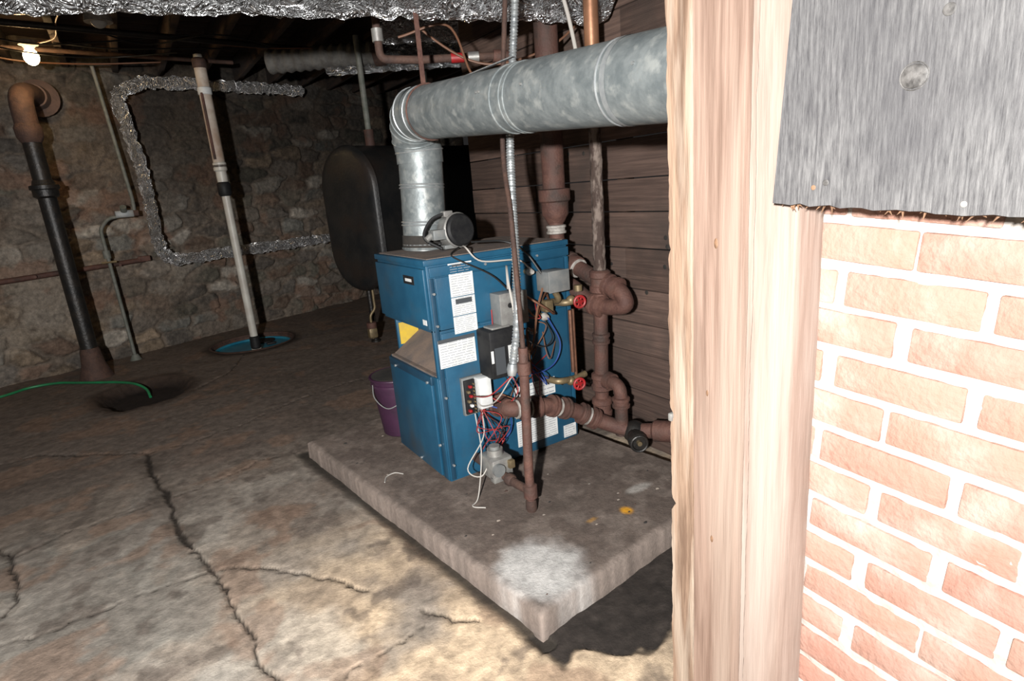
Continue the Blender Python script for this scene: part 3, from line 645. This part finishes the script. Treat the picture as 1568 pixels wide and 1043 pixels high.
b=o+ux*.12; t.tube([b+Vector((0,0,.68)),b+Vector((0,0,.40)),b+Vector((-.06,0,.34)),b+Vector((-.06,.0,.10))],.014,BRASS,10,.03); t.box(b+Vector((-.06,0,.16)),(.09,.08,.11),BRASS,.02); t.cyl(b+Vector((-.06,0,.21)),b+Vector((-.06,0,.27)),.05,RUST)
t.done('tank_legs_and_fittings',tk)

# ------------------------------------------------------------------ left pipes
p=B(); bx,by=-1.61,4.50
p.prof((bx,by,-.02),(bx,by,.30),[(0,.15),(.12,.14),(.5,.10),(.9,.085),(1,.076)],RUSTD)
p.tube([(bx,by,.2),(bx,by,2.35)],.072,BLKIRON,24)
p.prof((bx,by,1.72),(bx,by,1.88),[(0,.075),(.1,.10),(.45,.10),(.5,.115),(.7,.115),(.75,.09),(1,.078)],BLKIRON)
p.prof((bx,by,2.2),(bx,by,2.36),[(0,.075),(.3,.10),(.8,.105),(1,.09)],RUSTD)
p.tube([(bx,by,2.32),(bx,by,2.60),(bx+.05,by+.25,2.66),(bx+.1,by+.55,2.66)],.09,RUSTD,24,.18)
p.prof((bx+.08,by+.40,2.66),(bx+.1,by+.56,2.66),[(0,.1),(.7,.11),(1,.17)],mat('old_mortar_patch',(.12,.075,.06),(.09,.06,.05),8,.9,0,.6))
p.done('cast_iron_drain_pipe')
p=B(); bx,by=-.15,4.35
p.tube([(bx,by,-.30),(bx,by,2.95)],.040,PVC,20)
p.tube([(bx,by,1.92),(bx,by,2.9)],.056,PVCD,20)
for a,b,m_ in ((1.86,1.96,PVC),(2.58,2.66,WHITE),(2.82,2.92,RUSTD),(1.62,1.76,BLACK),(1.90,1.93,RUSTD)): p.prof((bx,by,a),(bx,by,b),[(0,.05),(.15,.064),(.85,.064),(1,.05)],m_)
p.prof((bx,by,1.76),(bx,by,1.87),[(0,.05),(.5,.052),(1,.05)],PVC)
p.prof((bx,by,.14),(bx,by,.0),[(0,.04),(.1,.052),(.9,.052),(1,.04)],BLACK); p.prof((bx,by,.0),(bx,by,-.08),[(0,.05),(1,.055)],PVC)
p.tube([(bx-.035,by-.045,1.98),(bx-.035,by-.045,2.6)],.014,RUST,8)
p.done('sump_discharge_pipe')
p=B()
LIN=mat('blue_sump_liner',(.012,.13,.21),(.025,.21,.30),5,.35,0,.1)
seg=48;vs=[];fs=[]
for r_,zz in ((.455,.012),(.435,.018),(.425,.0),(.42,-.25)):
    for i in range(seg): a=2*math.pi*i/seg; vs.append((-.13+r_*math.cos(a)*(1+.01*math.sin(5*a)),4.65+r_*math.sin(a),zz))
for i in range(3):
    for k_ in range(seg): a=i*seg+k_;b=i*seg+(k_+1)%seg; fs.append([a,b,b+seg,a+seg])
p.add(vs,fs,RUSTD)
p.cyl((-.13,4.65,-.26),(-.13,4.65,-.05),.42,LIN,seg=48)
p.ring((-.13,4.65,-.045),(0,0,1),.400,.018,LIN,48); p.cyl((.02,4.86,-.06),(.02,4.86,-.035),.12,BLACK,seg=32); p.box((.05,4.6,-.03),(.10,.05,.025),BLACK,.01)
p.done('sump_pit')
p=B()
p.tube([(-3.9,4.25,1.0),(-2.17,4.86,1.0),(-.98,5.24,1.03)],.026,RUST,12); p.box((-.97,5.24,1.04),(.12,.06,.06),RUST,.01)
for x in (-2.9,-1.9,-1.2): p.cyl((x,5.35+.36*(x+1)-.16,1.01),(x,5.35+.36*(x+1),1.01),.014,RUST)
p.done('wall_heating_pipe')
p=B()
p.tube([(-1.27,4.98,-.01),(-1.29,4.98,1.40),(-1.20,5.02,1.50),(-.96,5.04,1.52),(-.95,5.02,1.66),(-1.02,5.00,2.95)],.018,PIPEG,12,.05)
p.box((-1.05,5.04,1.53),(.17,.07,.075),STEEL,.012); p.cyl((-1.05,5.01,1.56),(-1.05,4.97,1.60),.03,PIPEG); p.box((-.95,5.04,1.53),(.06,.06,.06),RUSTD,.01)
p.cyl((-1.29,4.98,1.10),(-1.29,4.98,1.18),.034,PIPEG); p.tube([(-1.35,4.97,1.06),(-1.22,4.97,1.06)],.012,BRASS,8)
p.prof((-1.27,4.98,-.01),(-1.27,4.98,.06),[(0,.06),(1,.03)],PIPEG)
p.done('water_service_pipe')
p=B(); p.tube(spline([(-3.0,4.20,.014),(-2.37,4.40,.014),(-2.15,4.55,.014),(-1.93,4.52,.014),(-1.76,4.35,.016),(-1.60,4.20,.014),(-1.44,4.05,.012),(-1.30,3.85,.01),(-1.22,3.72,-.03),(-1.2,3.6,-.08)],10),.012,GREEN,10)
p.done('garden_hose')
p=B(); bc=(.10,.83)
p.prof((*bc,.0955),(*bc,.46),[(0,.11),(.02,.118),(.85,.15),(.86,.158),(.9,.158),(.91,.152),(1,.158)],PURP,32)
p.ring((*bc,.455),(0,0,1),.158,.007,PURP,32); p.cyl((*bc,.43),(*bc,.462),.148,DARK)  # dark disc closes the bucket mouth
p.tube(spline([(bc[0]-.16,bc[1]-.02,.43),(bc[0]-.17,bc[1]-.06,.36),(bc[0]-.12,bc[1]-.12,.30),(bc[0]-.03,bc[1]-.165,.34)]),.003,STEEL,6)
p.done('plastic_bucket')

# ------------------------------------------------------------------ light bulbs
p=B(); lb=Vector((-1.43,4.15,2.84))
p.prof(lb+Vector((0,0,.12)),lb+Vector((0,0,.06)),[(0,.07),(.5,.07),(.6,.05),(1,.032)],SOLDER)
p.sphere(lb,.055,emis('lit_bulb_glass',(1,.72,.35),60),(1,1,1.2))
p.cyl(lb+Vector((0,0,.04)),lb+Vector((0,0,.075)),.022,BRASS)
p.tube(spline([lb+Vector((.05,0,.10)),lb+Vector((.2,-.3,.09)),lb+Vector((.25,-.8,.1)),lb+Vector((.4,-1.6,.11))]),.007,WO,6)
p.done('bare_light_bulb')
p=B(); l2=Vector((-.93,3.05,2.86)); p.prof(l2+Vector((0,0,.1)),l2,[(0,.03),(.3,.05),(.6,.085),(1,.09)],SOLDER); p.sphere(l2,.05,WHITE,(1,1,.8))
p.done('ceiling_lampholder')
p=B()
for q in range(8):
    x=random.uniform(-2.2,1.5); yy=random.uniform(3.3,4.7); p.tube(spline([(x,yy,2.95),(x+.4,yy+random.uniform(-.2,.2),2.88+random.uniform(-.04,.04)),(x+.9,yy+random.uniform(-.3,.3),2.90),(x+1.5,yy+random.uniform(-.3,.3),2.94)]),.007,random.choice((WK,WO,WK,WK)),6)
p.tube([(-3.5,4.0,2.94),(.2,4.6,2.94)],.02,RUSTD,10); p.tube([(-2,3.4,2.93),(1,3.9,2.93)],.025,BLKIRON,12)
p.done('joist_wiring')

# ------------------------------------------------------------------ door post, brick chimney, board
p=B()
def plank(y0,y1,x0,x1,m,n=260,wob=.004,sd=1,notch=()):
    zs=[-.02+2.98*i/n for i in range(n+1)]; vs=[];fs=[]
    r=random.Random(sd); a=b=0
    for z in zs:
        a=a*.85+r.uniform(-wob,wob); b=b*.85+r.uniform(-wob,wob)*.5
        k=sum(-d*math.exp(-((z-zc_)/w_)**2) for zc_,w_,d in notch)
        vs+=[(x1,y1+a+k,z),(x0+.006,y1+a+k,z),(x0,y1+a+k-.005,z),(x0,y0+b+.003,z),(x0+.004,y0+b,z),(x1,y0+b,z)]
    for i in range(n):
        for k_ in range(6): A_=i*6+k_;B_=i*6+(k_+1)%6; fs.append([A_,B_,B_+6,A_+6])
    fs.append([0,1,2,3,4,5]); fs.append([n*6+q for q in range(6)]); p.add(vs,fs,m)
plank(-1.556,-1.486,-.08,-.003,WOODA,wob=.0018,sd=3,notch=((.935,.012,.012),(.70,.012,.014),(1.33,.01,.006)))
plank(-1.682,-1.5575,-.083,-.003,WOODB,wob=.0005,sd=4)
plank(-1.704,-1.684,-.074,-.003,WOODD,wob=.0005,sd=5)
plank(-1.795,-1.7055,-.088,-.003,WOODD,wob=.0008,sd=6)
for (y,z,r_) in ((-1.62,1.35,.006),(-1.60,1.02,.004),(-1.615,.66,.005)):
    p.sphere((-.083,y,z),r_,KNOT,(.3,.8,1.8))
p.box((-.07,-1.492,.93),(.03,.012,.02),ALU,.003); p.sphere((-.06,-1.492,.915),.008,ALU)
p.done('door_frame_post')
ch=B(); th=math.radians(-4.2)
def rotyz(y,z): y0,z0=-1.7,1.4; dy,dz=y-y0,z-z0; c_,s_=math.cos(-th),math.sin(-th); return (y0+dy*c_-dz*s_, z0+dy*s_+dz*c_)
bl,bh,mt=.238,.0805,.013; r=random.Random(3)
for row in range(-3,40):
    for q in range(-2,7):
        yc=-1.60-(q+.5+(.5 if row%2 else 0)+r.uniform(-.03,.03))*bl; zc_=row*bh-.012+r.uniform(-.002,.002)
        yy,zz=rotyz(yc,zc_)
        if yy>-1.62 or yy<-2.92 or zz<-.03 or zz>2.92: continue
        w_=bl-mt-r.uniform(0,.012); Rm=Matrix.Rotation(-th+r.uniform(-.012,.012),3,'X')
        ch.box((.0154+r.uniform(-.0012,.0012),yy,zz),(.03,w_,bh-mt-r.uniform(0,.006)),r.choice(BRICK),.005,rot=Rm,seg=2)
n_y,n_z=190,440
yy_,zz_=np.meshgrid(np.linspace(-3.05,-1.50,n_y),np.linspace(-.02,2.96,n_z)); hx=.0042-.004*(fbm(yy_,zz_,22,401)-.5)-.008*(fbm(yy_,zz_,45,402,2)-.5)
vs=[(float(hx[i,j_]),float(yy_[i,j_]),float(zz_[i,j_])) for i in range(n_z) for j_ in range(n_y)]
fs=[[i*n_y+j_,i*n_y+j_+1,(i+1)*n_y+j_+1,(i+1)*n_y+j_] for i in range(n_z-1) for j_ in range(n_y-1)]
ch.add(vs,fs,MORTAR)
ch.bb((.03,-3.05,-.02),(.60,-1.70,2.96),MORTAR)
ch.done('brick_chimney')
bd=B()
ang=Matrix.Rotation(math.radians(4.2),3,'X')
pl=Vector((-.125,-1.778,1.432)); n_=60
def bp(u,v,x):
    q=ang@Vector((0,-u,v)); return Vector((x,pl.y+q.y,pl.z+q.z))
vs=[];fs=[];rr=random.Random(9)
for i in range(n_+1):
    u=1.0*i/n_; e=rr.uniform(-.0025,.0025)
    vs+=[bp(u,e,-.135),bp(u,1.2,-.135),bp(u,1.2,-.105),bp(u,e,-.105)]
for i in range(n_):
    for k_ in range(4): A_=i*4+k_;B_=i*4+(k_+1)%4; fs.append([A_,B_,B_+4,A_+4])
fs+= [[0,1,2,3],[n_*4+q for q in range(4)]]
bd.add(vs,fs,BOARD)
bd.box(bp(.5,.02,-.098),(.02,.98,.03),JOIST,.003,rot=ang)
bd.box(bp(.5,.6,-.055),(.11,.05,1.1),JOIST,.003,rot=ang)
KN=mat('knot_grey',(.03,.028,.026),(.10,.095,.09),70,.6,0,.3); KP=mat('paint_speck',(.4,.34,.28),None,bump=0)
bd.sphere((-.1355,-1.985,1.598),.016,KN,(.12,1.1,1)); bd.ring((-.1345,-1.985,1.598),(1,0,0),.018,.0011,KN,28)
bd.sphere((-.1355,-2.02,1.672),.008,KN,(.12,1,1)); bd.sphere((-.1355,-1.85,1.455),.004,KNOT,(.2,1,1)); bd.sphere((-.1355,-2.06,1.425),.004,KP,(.2,1,1)); bd.sphere((-.1355,-1.87,1.462),.005,KN,(.2,1,1))
for q in range(40):
    u=rr.uniform(.01,.5); bd.tube([bp(u,.0,-.118),bp(u+rr.uniform(-.01,.01),-rr.uniform(.003,.014),-.118)],[.0022,.0004],KNOT,5)
bd.done('plywood_board')

# ------------------------------------------------------------------ lights
def area(name,loc,target,power,size,col):
    d=bpy.data.lights.new(name,'AREA'); d.energy=power; d.size=size; d.color=col; d.shape='DISK'
    o_=bpy.data.objects.new(name,d); bpy.context.collection.objects.link(o_); o_.location=loc
    o_.rotation_euler=(Vector(target)-Vector(loc)).to_track_quat('-Z','Y').to_euler(); return o_
Fh=Vector((Fv.x,Fv.y,0)).normalized()
fl_=CAM-Fh*.75-Rv*.42+Vector((0,0,.16))
area('camera_flash',fl_,fl_+Fv*2-Rv*.58-Uv*.06,325,.10,(1,.98,.96))
d=bpy.data.lights.new('bulb_light','POINT'); d.energy=7; d.color=(1,.62,.28); d.shadow_soft_size=.05
o_=bpy.data.objects.new('bulb_light',d); bpy.context.collection.objects.link(o_); o_.location=lb+Vector((0,-.02,-.10))
wd=bpy.data.worlds.new('world'); bpy.context.scene.world=wd; wd.use_nodes=True; wd.node_tree.nodes['Background'].inputs[0].default_value=(.52,.5,.5,1); wd.node_tree.nodes['Background'].inputs[1].default_value=.035
bpy.context.scene.view_settings.view_transform='Standard'
bpy.context.scene.view_settings.exposure=0
